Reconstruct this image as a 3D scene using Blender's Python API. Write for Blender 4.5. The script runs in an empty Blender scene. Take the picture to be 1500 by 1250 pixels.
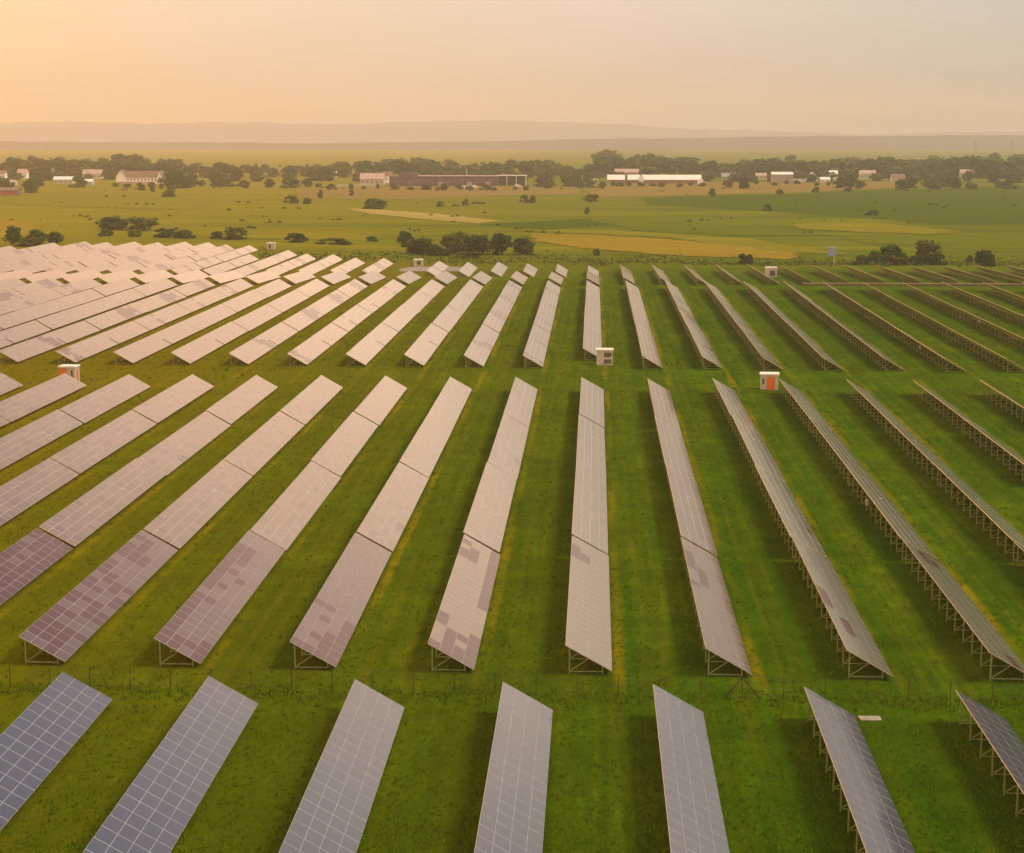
import bpy, math, random
from mathutils import Vector, Matrix
random.seed(7)
sc = bpy.context.scene
col = sc.collection
R = math.radians

# ------------------------------------------------------------------ camera
CAM_H, YAW, PITCH, FPX = 40.262, 0.0455, 0.1591, 2631.14
cd = bpy.data.cameras.new('camera'); cam = bpy.data.objects.new('camera', cd); col.objects.link(cam)
cam.location = (0, 0, CAM_H); cam.rotation_euler = (math.pi/2 - PITCH, 0, YAW)
cd.sensor_fit = 'HORIZONTAL'; cd.sensor_width = 36; cd.lens = 36*FPX/1500
cd.clip_start = 0.5; cd.clip_end = 60000
sc.camera = cam
sc.view_settings.view_transform = 'Standard'; sc.view_settings.look = 'None'
sc.view_settings.gamma = 1; sc.view_settings.exposure = 0.0
sc.cycles.use_denoising = True
sc.cycles.max_bounces = 6; sc.cycles.volume_bounces = 1
sc.cycles.diffuse_bounces = 3; sc.cycles.glossy_bounces = 3

def at(u, v, z=0.0):
    """point on the level z that the photograph shows at (u, v)"""
    m = cam.rotation_euler.to_matrix()
    d = m @ Vector(((u-750)/FPX, -(v-625)/FPX, -1))
    t = (z-CAM_H)/d.z
    return Vector((d.x*t, d.y*t, z))
def at_y(u, Y):
    m = cam.rotation_euler.to_matrix()
    d = m @ Vector(((u-750)/FPX, -(260-625)/FPX, -1))
    return d.x/d.y*Y
def px_m(Y): return FPX/Y

# ------------------------------------------------------------------ sun and sky
SUN_EL, SUN_AZ = R(50), R(97)            # azimuth from +Y towards +X
sd = bpy.data.lights.new('sun', 'SUN'); so = bpy.data.objects.new('sun', sd); col.objects.link(so)
sd.energy = 2.45; sd.angle = R(15); sd.color = (1.0, 0.95, 0.80)
sv = Vector((math.sin(SUN_AZ)*math.cos(SUN_EL), math.cos(SUN_AZ)*math.cos(SUN_EL), math.sin(SUN_EL)))
so.rotation_euler = (-sv).to_track_quat('-Z', 'Y').to_euler()
so.location = sv*300

w = bpy.data.worlds.new('World'); sc.world = w; w.use_nodes = True
nt = w.node_tree; nt.nodes.clear()
def wn(t, **k):
    n = nt.nodes.new(t)
    for a, b in k.items(): setattr(n, a, b)
    return n
def ramp(n, stops, interp='EASE'):
    cr = n.color_ramp; cr.interpolation = interp
    while len(cr.elements) > 1: cr.elements.remove(cr.elements[-1])
    cr.elements[0].position = stops[0][0]; cr.elements[0].color = (*stops[0][1], 1)
    for p, c in stops[1:]:
        e = cr.elements.new(p); e.color = (*c, 1)
wo = wn('ShaderNodeOutputWorld'); ad = wn('ShaderNodeAddShader')
b1 = wn('ShaderNodeBackground'); b2 = wn('ShaderNodeBackground')
sky = wn('ShaderNodeTexSky', sky_type='NISHITA', sun_disc=False)
sky.sun_elevation = SUN_EL; sky.sun_rotation = SUN_AZ; sky.dust_density = 4; sky.air_density = 1.0
b1.inputs['Strength'].default_value = 0.05; sky.ozone_density = 0.3
nt.links.new(sky.outputs[0], b1.inputs['Color'])
tc = wn('ShaderNodeTexCoord'); sx = wn('ShaderNodeSeparateXYZ'); nt.links.new(tc.outputs['Generated'], sx.inputs[0])
el = wn('ShaderNodeValToRGB')             # hazy evening air over the horizon, by elevation (z = 0 .. 1)
ramp(el, [(0.0, (.66, .555, .46)), (.03, (.69, .575, .475)), (.08, (.76, .595, .47)), (.16, (2.3, 1.46, .84)), (.26, (2.15, 1.34, .78)),
          (.34, (1.45, .98, .68)), (.405, (.52, .45, .46)), (.6, (.40, .42, .40)), (1.0, (.48, .50, .46))], 'LINEAR')
nt.links.new(sx.outputs['Z'], el.inputs[0])
cl = wn('ShaderNodeTexNoise'); cl.inputs['Scale'].default_value = 2.2; cl.inputs['Detail'].default_value = 4
mp = wn('ShaderNodeMapping'); mp.inputs['Scale'].default_value = (1, 1, 7)
nt.links.new(tc.outputs['Generated'], mp.inputs[0]); nt.links.new(mp.outputs[0], cl.inputs['Vector'])
cm = wn('ShaderNodeMapRange'); cm.inputs['From Min'].default_value = .3; cm.inputs['From Max'].default_value = .7
cm.inputs['To Min'].default_value = .93; cm.inputs['To Max'].default_value = 1.07
nt.links.new(cl.outputs['Fac'], cm.inputs['Value'])
azx = wn('ShaderNodeMath', operation='MULTIPLY_ADD'); azx.inputs[1].default_value = .5; azx.inputs[2].default_value = .5
nt.links.new(sx.outputs['X'], azx.inputs[0])
azr = wn('ShaderNodeValToRGB')            # warmer and brighter to the left of the view
ramp(azr, [(0.0, (1.7, 1.05, .45)), (.25, (2.7, 1.7, .72)), (.335, (1.36, 1.10, .72)), (.40, (1.10, 1.02, .90)), (.5, (.97, .98, 1.0)), (.61, (.64, .77, .88)), (.655, (.38, .47, .58)), (1.0, (.40, .50, .62))], 'LINEAR')
nt.links.new(azx.outputs[0], azr.inputs[0])
m1 = wn('ShaderNodeMix', data_type='RGBA', blend_type='MULTIPLY'); m1.inputs[0].default_value = 1
nt.links.new(el.outputs[0], m1.inputs[6]); nt.links.new(azr.outputs[0], m1.inputs[7])
m2 = wn('ShaderNodeMix', data_type='RGBA', blend_type='MULTIPLY'); m2.inputs[0].default_value = 1
nt.links.new(m1.outputs[2], m2.inputs[6]); nt.links.new(cm.outputs[0], m2.inputs[7])
nt.links.new(m2.outputs[2], b2.inputs['Color']); b2.inputs['Strength'].default_value = 1.0
nt.links.new(b1.outputs[0], ad.inputs[0]); nt.links.new(b2.outputs[0], ad.inputs[1]); nt.links.new(ad.outputs[0], wo.inputs['Surface'])

# ------------------------------------------------------------------ materials
class NT:
    def __init__(s, name):
        s.m = bpy.data.materials.new(name); s.m.use_nodes = True; s.t = s.m.node_tree
        s.p = s.t.nodes['Principled BSDF']
    def n(s, t, **k):
        x = s.t.nodes.new(t)
        for a, b in k.items(): setattr(x, a, b)
        return x
    def l(s, a, b): s.t.links.new(a, b)
    def mix(s, fac, a, b, blend='MIX'):
        x = s.n('ShaderNodeMix', data_type='RGBA', blend_type=blend)
        for i, v in ((0, fac), (6, a), (7, b)):
            if hasattr(v, 'is_linked'): s.l(v, x.inputs[i])
            elif i == 0: x.inputs[0].default_value = v
            else: x.inputs[i].default_value = (*v, 1)
        return x.outputs[2]
    def noise(s, scale, vscale=(1, 1, 1), detail=4, lo=.35, hi=.65, coord='Object', rot=0):
        tc = s.n('ShaderNodeTexCoord'); mp = s.n('ShaderNodeMapping'); mp.inputs['Scale'].default_value = vscale
        mp.inputs['Rotation'].default_value = (0, 0, rot)
        s.l(tc.outputs[coord], mp.inputs[0])
        nz = s.n('ShaderNodeTexNoise'); nz.inputs['Scale'].default_value = scale; nz.inputs['Detail'].default_value = detail
        s.l(mp.outputs[0], nz.inputs['Vector'])
        mr = s.n('ShaderNodeMapRange'); mr.inputs['From Min'].default_value = lo; mr.inputs['From Max'].default_value = hi
        s.l(nz.outputs['Fac'], mr.inputs['Value'])
        return mr.outputs[0]

def plain(name, c, rough=.7, metal=0.0, var=.12, scale=3.0, spec=.4):
    k = NT(name)
    f = k.noise(scale)
    k.l(k.mix(f, tuple(x*(1-var) for x in c), tuple(min(1, x*(1+var)) for x in c)), k.p.inputs['Base Color'])
    k.p.inputs['Roughness'].default_value = rough; k.p.inputs['Metallic'].default_value = metal
    k.p.inputs['Specular IOR Level'].default_value = spec
    return k.m

def glass(name, c, ior, rough):
    k = NT(name)
    g = k.n('ShaderNodeNewGeometry')
    hs = k.mix(g.outputs['Random Per Island'], tuple(x*.8 for x in c), tuple(x*1.2 for x in c))
    k.l(hs, k.p.inputs['Base Color'])
    k.p.inputs['IOR'].default_value = ior
    k.p.inputs['Roughness'].default_value = rough
    return k.m
M_CELL = glass('module_glass', (.062, .062, .085), 1.62, .11)
M_DARK = glass('module_glass_dark', (.085, .030, .034), 1.27, .14)
M_ALU = plain('aluminium_frame', (.46, .41, .37), .5, .3, .08)
M_MID = glass('module_glass_mauve', (.125, .066, .046), 1.58, .10)
M_PALE = glass('module_glass_pale', (.15, .135, .095), 1.6, .14)  # paler base colour for modules of the right-hand rows
M_MAUVE = glass('module_glass_maroon', (.095, .048, .052), 1.40, .12)
M_ALUN = plain('bright_aluminium', (.56, .52, .48), .5, .2, .08)
M_EDGE = plain('frame_edge', (.88, .72, .40), .4, .2, .08)  # golden rim light put into the aluminium edge colour
M_BACK = plain('module_backsheet', (.30, .30, .27), .6)
M_STEEL = plain('galvanised_steel', (.26, .33, .13), .5, .3, .18, 1.5)
M_WHITE = plain('white_paint', (.82, .79, .72), .55)
M_CREAM = plain('cream_render', (.50, .46, .36), .8)
M_ROOFW = plain('pale_roof', (.78, .72, .64), .6)
M_ORANGE = plain('orange_door', (.72, .16, .008), .5)
M_GRILLE = plain('dark_louvre', (.055, .045, .03), .6)
M_CONC = plain('concrete', (.33, .28, .19), .9, 0, .25, 1.2)
M_POST = plain('dark_post', (.035, .035, .018), .8)
M_WIRE = plain('wire', (.07, .075, .04), .6, .3)
M_BROWN = plain('weathered_boards', (.105, .088, .032), .85, 0, .3, .6)
M_BLUE = plain('blue_sheet', (.22, .27, .40), .5)
M_GRAVEL = plain('gravel', (.25, .21, .15), .95, 0, .3, .8)
M_TRUNK = plain('bark', (.06, .045, .028), .9)
M_ROOFB = plain('brown_roof', (.20, .12, .08), .8, 0, .25, .5)
M_ROOFP = plain('pinkish_roof', (.45, .31, .26), .8, 0, .2, .4)
M_PURPLE = plain('purple_grey_cladding', (.095, .062, .075), .7, 0, .25, .2)
M_GLASSW = plain('window_glass', (.03, .035, .045), .15)
M_RED = plain('red_panel', (.5, .05, .01), .5)
M_GREY = plain('grey_render', (.30, .29, .25), .8, 0, .2, .3)

def leafmat(name, a, b):
    k = NT(name)
    g = k.n('ShaderNodeNewGeometry')
    oi = k.n('ShaderNodeObjectInfo')
    c = k.mix(g.outputs['Random Per Island'], a, b)
    hv = k.n('ShaderNodeHueSaturation'); k.l(c, hv.inputs['Color'])
    for o_, lo, hi in (('Hue', .50, .545), ('Value', .72, 1.35)):
        mr = k.n('ShaderNodeMapRange'); mr.inputs['To Min'].default_value = lo; mr.inputs['To Max'].default_value = hi
        k.l(oi.outputs['Random'], mr.inputs['Value']); k.l(mr.outputs[0], hv.inputs[o_])
    k.l(hv.outputs[0], k.p.inputs['Base Color'])
    k.p.inputs['Roughness'].default_value = .9; k.p.inputs['Specular IOR Level'].default_value = .05
    return k.m
M_LEAF = [leafmat('foliage_dark', (.020, .038, .003), (.060, .088, .008)),
          leafmat('foliage_mid', (.030, .050, .005), (.080, .11, .012)),
          leafmat('foliage_olive', (.055, .06, .006), (.13, .125, .014))]
def tuftmat():
    k = NT('grass_tuft'); g = k.n('ShaderNodeNewGeometry')
    k.l(k.mix(g.outputs['Random Per Island'], (.060, .120, .002), (.15, .19, .004)), k.p.inputs['Base Color'])
    k.p.inputs['Roughness'].default_value = 1; k.p.inputs['Specular IOR Level'].default_value = 0
    return k.m
M_TUFT = tuftmat()

def grass_mat():
    k = NT('mown_grass')
    fine = k.noise(1.5, (1, 1, 1), 7, .3, .7)
    blot = k.noise(.09, (1, 1, 1), 5, .36, .64)
    streak = k.noise(.75, (1, .035, 1), 5, .33, .67)
    wide = k.noise(.22, (1, .02, 1), 3, .38, .62)
    c = k.mix(fine, (.028, .088, .0014), (.098, .205, .0032))
    c = k.mix(streak, c, k.mix(.62, c, (.185, .170, .003)))
    thin = k.noise(1.7, (1, .02, 1), 3, .42, .6)
    c = k.mix(thin, c, k.mix(.42, c, (.040, .080, .001)))
    c = k.mix(wide, c, k.mix(.45, c, (.046, .084, .001)))
    c = k.mix(blot, k.mix(.5, c, (.032, .056, .001)), c)
    tc = k.n('ShaderNodeTexCoord'); s = k.n('ShaderNodeSeparateXYZ'); k.l(tc.outputs['Object'], s.inputs[0])
    mod = k.n('ShaderNodeMath', operation='FLOORED_MODULO'); mod.inputs[1].default_value = 10.54
    off = k.n('ShaderNodeMath', operation='ADD'); off.inputs[1].default_value = 1.923; k.l(s.outputs['X'], off.inputs[0]); k.l(off.outputs[0], mod.inputs[0])
    lane = k.n('ShaderNodeMapRange'); lane.inputs['From Min'].default_value = 126; lane.inputs['From Max'].default_value = 132; k.l(s.outputs['Y'], lane.inputs['Value'])
    def line(pos, wdt, nz):
        a = k.n('ShaderNodeMath', operation='SUBTRACT'); a.inputs[1].default_value = pos; k.l(mod.outputs[0], a.inputs[0])
        b = k.n('ShaderNodeMath', operation='ABSOLUTE'); k.l(a.outputs[0], b.inputs[0])
        m = k.n('ShaderNodeMapRange'); m.inputs['From Min'].default_value = wdt; m.inputs['From Max'].default_value = wdt*.3; k.l(b.outputs[0], m.inputs['Value'])
        e = k.n('ShaderNodeMath', operation='MULTIPLY'); k.l(m.outputs[0], e.inputs[0]); k.l(nz, e.inputs[1])
        f = k.n('ShaderNodeMath', operation='MULTIPLY'); k.l(e.outputs[0], f.inputs[0]); k.l(lane.outputs[0], f.inputs[1])
        return f.outputs[0]
    broken = k.noise(.35, (1, .12, 1), 4, .40, .62); worn = k.noise(.5, (1, .1, 1), 4, .25, .75)
    c = k.mix(line(4.05, .62, broken), c, (.215, .165, .004))            # dry strip where rain drips off the tables
    c = k.mix(line(5.9, .34, worn), c, k.mix(.55, c, (.150, .125, .006)))  # wheel tracks of the mower
    c = k.mix(line(7.6, .34, worn), c, k.mix(.55, c, (.150, .125, .006)))
    vignette = k.n('ShaderNodeMapRange'); vignette.inputs['From Min'].default_value = 150; vignette.inputs['From Max'].default_value = 96; k.l(s.outputs['Y'], vignette.inputs['Value'])
    c = k.mix(vignette.outputs[0], c, k.mix(.42, c, (.018, .052, .001)))  # vignette-like darkening painted into the foreground grass
    mott = k.noise(.45, (1, .7, 1), 6, .36, .64)
    c = k.mix(mott, k.mix(.42, c, (.020, .048, .001)), c)
    # orange glow from the left, painted into the grass colour
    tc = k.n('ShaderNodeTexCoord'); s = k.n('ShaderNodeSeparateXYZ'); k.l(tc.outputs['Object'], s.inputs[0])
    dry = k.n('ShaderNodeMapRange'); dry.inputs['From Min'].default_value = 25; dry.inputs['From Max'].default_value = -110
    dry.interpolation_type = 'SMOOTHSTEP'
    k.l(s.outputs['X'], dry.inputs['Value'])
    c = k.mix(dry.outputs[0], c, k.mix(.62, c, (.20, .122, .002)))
    # open plain beyond the array: long strips of pasture
    f1 = k.noise(.012, (.16, 1, 1), 5, .36, .64, rot=R(3)); f2 = k.noise(.03, (.06, 1, 1), 4, .4, .6, rot=R(-2))
    f3 = k.noise(.10, (.3, 1, 1), 6, .3, .7)
    p = k.mix(f1, (.076, .125, .003), (.190, .195, .006))
    p = k.mix(f2, p, k.mix(.6, p, (.050, .085, .002)))
    f4 = k.noise(.09, (.035, 1, 1), 4, .42, .58); p = k.mix(f4, k.mix(.35, p, (.24, .18, .008)), p)
    p = k.mix(f3, k.mix(.3, p, (.03, .04, .003)), p)
    plain_glow = k.n('ShaderNodeMapRange'); plain_glow.inputs['From Min'].default_value = 60; plain_glow.inputs['From Max'].default_value = -330
    k.l(s.outputs['X'], plain_glow.inputs['Value'])
    p = k.mix(plain_glow.outputs[0], p, k.mix(.40, p, (.34, .22, .006)))  # orange glow painted into the left side of the plain
    yr = k.n('ShaderNodeMapRange'); yr.inputs['From Min'].default_value = 560; yr.inputs['From Max'].default_value = 720
    k.l(s.outputs['Y'], yr.inputs['Value'])
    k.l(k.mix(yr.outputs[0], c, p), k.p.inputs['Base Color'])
    k.p.inputs['Roughness'].default_value = 1; k.p.inputs['Specular IOR Level'].default_value = 0
    bp = k.n('ShaderNodeBump'); bp.inputs['Strength'].default_value = .7; bp.inputs['Distance'].default_value = .25
    nb = k.noise(2.5, (1, .6, 1), 8, .2, .8)
    k.l(nb, bp.inputs['Height']); k.l(bp.outputs[0], k.p.inputs['Normal'])
    return k.m
M_GRASS = grass_mat()
def field_mat(name, a, b, vs=(.08, 1, 1), sc_=.08):
    k = NT(name)
    f = k.noise(sc_, vs, 6, .3, .7); g = k.noise(.25, (.4, 1, 1), 5, .3, .7)
    c = k.mix(f, a, b); c = k.mix(g, c, k.mix(.35, c, tuple(x*.5 for x in a)))
    k.l(c, k.p.inputs['Base Color']); k.p.inputs['Roughness'].default_value = 1; k.p.inputs['Specular IOR Level'].default_value = 0
    return k.m

# ------------------------------------------------------------------ mesh helpers
class MB:
    def __init__(s): s.v = []; s.f = []; s.mi = []; s.mats = []
    def mat(s, m):
        if m not in s.mats: s.mats.append(m)
        return s.mats.index(m)
    def face(s, pts, m):
        i = len(s.v); s.v += [tuple(p) for p in pts]; s.f.append(tuple(range(i, i+len(pts)))); s.mi.append(s.mat(m))
    def box(s, x0, y0, z0, x1, y1, z1, m, top=None):
        i = len(s.v)
        s.v += [(x0,y0,z0),(x1,y0,z0),(x1,y1,z0),(x0,y1,z0),(x0,y0,z1),(x1,y0,z1),(x1,y1,z1),(x0,y1,z1)]
        for q in ((0,3,2,1),(4,5,6,7),(0,1,5,4),(1,2,6,5),(2,3,7,6),(3,0,4,7)):
            s.f.append(tuple(i+a for a in q)); s.mi.append(s.mat(top if top and q == (4,5,6,7) else m))
    def bar(s, a, b, t, m, t2=None):
        a, b = Vector(a), Vector(b); d = (b-a).normalized(); t2 = t2 or t
        up = Vector((0,1,0)) if abs(d.y) < .9 else Vector((0,0,1))
        x = d.cross(up).normalized()*t/2; y = d.cross(x).normalized()*t2/2
        i = len(s.v)
        for p in (a, b): s.v += [tuple(p-x-y), tuple(p+x-y), tuple(p+x+y), tuple(p-x+y)]
        for q in ((0,3,2,1),(4,5,6,7),(0,1,5,4),(1,2,6,5),(2,3,7,6),(3,0,4,7)):
            s.f.append(tuple(i+a for a in q)); s.mi.append(s.mat(m))
    def xf(s, M, n0=0):
        for i in range(n0, len(s.v)): s.v[i] = tuple(M @ Vector(s.v[i]))
    def mesh(s, name):
        me = bpy.data.meshes.new(name); me.from_pydata(s.v, [], s.f)
        for m in s.mats: me.materials.append(m)
        me.polygons.foreach_set('material_index', s.mi); me.update()
        return me
def link(name, me, parent=None, loc=(0,0,0), rot=(0,0,0)):
    o = bpy.data.objects.new(name, me); col.objects.link(o); o.location = loc; o.rotation_euler = rot
    if parent: o.parent = parent
    return o
def tag(o, label, cat, group=None, kind=None):
    if label: o['label'] = label
    if cat: o['category'] = cat
    if group: o['group'] = group
    if kind: o['kind'] = kind
    return o
def thing(name, label, cat, loc, rz=0.0, group=None):
    o = link(name, None, None, loc, (0,0,rz)); o.empty_display_size = .5
    return tag(o, label, cat, group)

# ------------------------------------------------------------------ terrain
def smooth(a, b, x):
    t = max(0, min(1, (x-a)/(b-a))); return t*t*(3-2*t)
def T(x, y):
    left = -1.0*smooth(495, 540, y) - 3.7*smooth(538, 582, y)
    right = -2.0*smooth(497, 524, y) - 1.4*smooth(524, 606, y)
    k = smooth(0, 9, x)
    z = left*(1-k) + right*k
    far = -6.0
    q = 1-smooth(-140, -20, x); f = smooth(612 + 138*q, 690 + 140*q, y)
    z = z*(1-f) + far*f
    return z
ys = [60 + 4*i for i in range(105)] + [480 + 3*i for i in range(50)] + [630 + 12*i for i in range(40)] + [1110*(1.08**i) for i in range(36)]
xs = sorted(set([-9000, -6500, -4500, -3200, -2300, -1700, -1300, -1000] + [-800+40*i for i in range(10)] + [-400+10*i for i in range(36)]
     + [-40+3*i for i in range(28)] + [44+9*i for i in range(30)] + [320+40*i for i in range(14)] + [1000, 1300, 1700, 2300, 3200, 4500, 6500, 9000]))
ys = sorted(set(ys))
V = [(x, y, T(x, y)) for y in ys for x in xs]
n = len(xs)
F_ = [(j*n+i, j*n+i+1, (j+1)*n+i+1, (j+1)*n+i) for j in range(len(ys)-1) for i in range(n-1)]
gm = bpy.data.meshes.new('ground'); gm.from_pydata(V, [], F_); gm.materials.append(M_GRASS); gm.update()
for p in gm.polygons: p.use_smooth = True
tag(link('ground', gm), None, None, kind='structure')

def sheet(name, pts, m, lift=.12, jit=0):
    """a field: outline on the plain, edges broken up a little, following the ground"""
    out = []
    for i in range(len(pts)):
        a, b = pts[i], pts[(i+1) % len(pts)]
        for j in range(8):
            t = j/8; q = a.lerp(b, t)
            out.append(Vector((q.x + random.uniform(-2, 2)*jit, q.y + random.uniform(-3, 3)*jit, 0)))
    # fan over a centre spine: triangulate through bmesh
    import bmesh
    bm = bmesh.new(); vs = [bm.verts.new((p.x, p.y, T(p.x, p.y)+lift)) for p in out]
    f = bm.faces.new(vs)
    if f.normal.z < 0 or True: bm.normal_update()
    bmesh.ops.triangulate(bm, faces=[f])
    me = bpy.data.meshes.new(name); bm.to_mesh(me); bm.free(); me.materials.append(m)
    return tag(link(name, me), None, None, kind='structure')
F_STRAW = field_mat('straw_field', (.235, .16, .012), (.31, .21, .016))
F_TAN = field_mat('tan_field', (.20, .135, .03), (.27, .18, .045))
F_GREEN = field_mat('dark_crop', (.050, .082, .002), (.085, .115, .004))
F_MID = field_mat('mid_crop', (.090, .118, .003), (.14, .15, .005))
F_YEL = field_mat('yellow_meadow', (.17, .155, .007), (.23, .19, .009))
F_PALE = field_mat('pale_strip', (.30, .22, .05), (.38, .28, .07))
fields = [
 (F_STRAW, [(775,343),(870,345),(980,351),(1080,361),(1172,374),(1160,381),(1080,378),(960,374),(860,364),(790,355)], .25),
 (F_YEL, [(1160,329),(1240,326),(1330,331),(1412,341),(1360,344),(1250,340),(1172,336)], .25),
 (F_PALE, [(500,305),(560,308),(640,314),(738,324),(700,328),(620,322),(540,313)], .25),
 (F_TAN, [(850,268),(1000,267),(1150,267),(1310,266),(1315,276),(1200,281),(1000,287),(870,290)], .2),
 (F_GREEN, [(940,291),(1100,286),(1330,279),(1520,271),(1520,327),(1400,331),(1250,319),(1100,308),(950,301)], .15),
 (F_YEL, [(-20,291),(60,285),(230,283),(335,300),(260,308),(100,304),(-20,297)], .25),
 (F_YEL, [(740,337),(900,338),(1100,351),(1245,373),(1150,371),(980,349),(860,343)], .2),
 (F_MID, [(870,321),(1000,324),(1120,333),(1230,346),(1060,345),(930,338)], .2),
 (F_MID, [(1230,348),(1350,345),(1520,343),(1520,364),(1400,366),(1280,360)], .2),
 (F_TAN, [(430,276),(640,273),(850,273),(850,284),(600,292),(440,291)], .15),
 (F_STRAW, [(-20,318),(45,325),(58,338),(30,346),(-20,352)], .2),
 (F_YEL, [(240,330),(400,338),(560,346),(540,352),(380,350),(260,343)], .15),
 (F_GREEN, [(700,329),(860,321),(900,330),(800,337)], .15)]
for m, pts, lf in fields:
    sheet('field', [at(u, v, -6) for u, v in pts], m, lf, 1)
sheet('gravel_track', [Vector(p+(0,)) for p in ((-66,612),(-47,614),(-40,618),(-42,630),(-52,636),(-64,635),(-68,624))], M_GRAVEL, .06, .25)

# far hills: two long ridges with real depth
def interp(tab, x):
    for (a, b), (c, d) in zip(tab, tab[1:]):
        if x <= c: return b + (d-b)*max(0, (x-a))/(c-a)
    return tab[-1][1]
def ridge(name, Y0, depth, prof, m, rough):
    V, F = [], []; nx, ny = 260, 14
    for j in range(ny):
        t = j/(ny-1); y = Y0 + depth*t
        for i in range(nx):
            u = -700 + 2900*i/(nx-1); x = at_y(u, Y0)
            top = CAM_H + (203-interp(prof, u))/px_m(Y0)
            h = top*math.sin(math.pi*min(1, t*1.0))
            h += rough*math.sin(u*.021+j*1.3)*math.sin(math.pi*t) + rough*.5*math.sin(u*.083+j*2.1)*math.sin(math.pi*t)
            V.append((x, y, h-8))
    for j in range(ny-1):
        for i in range(nx-1): F.append((j*nx+i, j*nx+i+1, (j+1)*nx+i+1, (j+1)*nx+i))
    me = bpy.data.meshes.new(name); me.from_pydata(V, [], F); me.materials.append(m); me.update()
    for p in me.polygons: p.use_smooth = True
    tag(link(name, me), None, None, kind='structure')
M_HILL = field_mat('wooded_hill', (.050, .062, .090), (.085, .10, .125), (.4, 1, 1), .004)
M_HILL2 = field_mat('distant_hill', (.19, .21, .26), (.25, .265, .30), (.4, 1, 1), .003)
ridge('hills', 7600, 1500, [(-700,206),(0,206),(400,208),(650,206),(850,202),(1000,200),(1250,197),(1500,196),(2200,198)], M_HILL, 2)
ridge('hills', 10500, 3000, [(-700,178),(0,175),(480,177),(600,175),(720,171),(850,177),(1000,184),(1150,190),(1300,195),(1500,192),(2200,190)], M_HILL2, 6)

# ------------------------------------------------------------------ solar tables
P = 10.54; X0 = -1.923; XN = -6.20
DX, DZ = 3.53, 2.005; ZT = 2.36; TILT = math.atan2(DZ, DX); S = math.hypot(DX, DZ)
MODL, MODW = 1.665, S/4
def slope_pt(s, off=0.0):
    """local (x, z) at distance s below the upper edge, off = height above the panel plane"""
    return (s*math.cos(TILT) + off*math.sin(TILT), ZT - s*math.sin(TILT) + off*math.cos(TILT))
def P3(s, y, off=0.0):
    x, z = slope_pt(s, off); return (x, y, z)

def dark_mask(nm, mode, rnd):
    """which modules are of the darker make"""
    d = set()
    if mode == 0: return d
    for _ in range({1: 2, 2: 6, 3: 9}[mode]):
        y, c = rnd.randrange(nm), rnd.randrange(4)
        for dy in range(rnd.choice((1, 1, 2, 3, 4))):
            for dc in range(rnd.choice((1, 1, 2))): d.add(((y+dy) % nm, min(3, c+dc)))
    return d
def array_mesh(nm, variant, base=0):
    M_B = M_MID if base else M_PALE
    rnd = random.Random(nm*31+variant)
    b = MB(); L = nm*MODL; th = .045
    pieces = [(0, S, 0, L)]
    if nm == 33: pieces = [(0, S/2, 0, L), (S/2+.001, S, 0, 18*MODL-.35), (S/2+.001, S, 18*MODL+.35, L)]
    for s0, s1, y0, y1 in pieces:
        sl = [P3(s0, y0, -th), P3(s1, y0, -th), P3(s1, y1, -th), P3(s0, y1, -th), P3(s0, y0), P3(s1, y0), P3(s1, y1), P3(s0, y1)]
        b.face([sl[i] for i in (4,5,6,7)], M_ALU)
        for q in ((0,1,5,4),(1,2,6,5),(2,3,7,6),(3,0,4,7)): b.face([sl[i] for i in q], M_EDGE)
        b.face([sl[i] for i in (0,3,2,1)], M_BACK)
    dk = set()
    for _ in range((0, 1, 2, 1)[variant % 4]):
        j0, c0 = rnd.randrange(nm), rnd.randrange(4)
        for dj in range(rnd.choice((2, 3, 5) if variant < 3 else (1, 1, 2))):
            for dc in range(rnd.choice((2, 3, 4) if variant < 3 else (1, 1))): dk.add((j0+dj, (c0+dc) % 4))
    for j in range(nm):
        for c in range(4):
            e, ey = .030, .045; o = [.006 + rnd.uniform(-.0035, .0035) for _ in range(4)]
            if nm == 33 and c > 1 and j in (17, 18):
                s0, s1 = c*MODW+e, (c+1)*MODW-e; y0, y1 = (j*MODL+ey, 18*MODL-.39) if j == 17 else (18*MODL+.39, 19*MODL-ey)
            else: s0, s1, y0, y1 = c*MODW+e, (c+1)*MODW-e, j*MODL+ey, (j+1)*MODL-ey
            b.face([P3(s0, y0, o[0]), P3(s1, y0, o[1]), P3(s1, y1, o[2]), P3(s0, y1, o[0]+o[2]-o[1])], (M_DARK if base and variant < 3 else M_MAUVE if base else M_MID) if (j, c) in dk else M_B)
    return b.mesh('panel_array')
def module_mesh(m, variant):
    """one framed module; local x = down the slope, y along the row, z = off the panel plane"""
    rnd = random.Random(variant*7+3); b = MB(); a, l, e, ey, th = MODW-.008, MODL-.008, .019, .034, .045
    b.box(.006, .006, -th, a, l, 0, M_ALUN)
    o = [rnd.uniform(-.003, .003) + .006 for _ in range(3)]
    b.face([(e, ey, o[0]), (MODW-e, ey, o[1]), (MODW-e, MODL-ey, o[2]), (e, MODL-ey, o[0]+o[2]-o[1])], m)
    return b.mesh('solar_module')
MODS = [[module_mesh(m, i) for i in range(4)] for m in (M_CELL, M_DARK, M_MAUVE, M_MID, M_PALE)]

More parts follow.
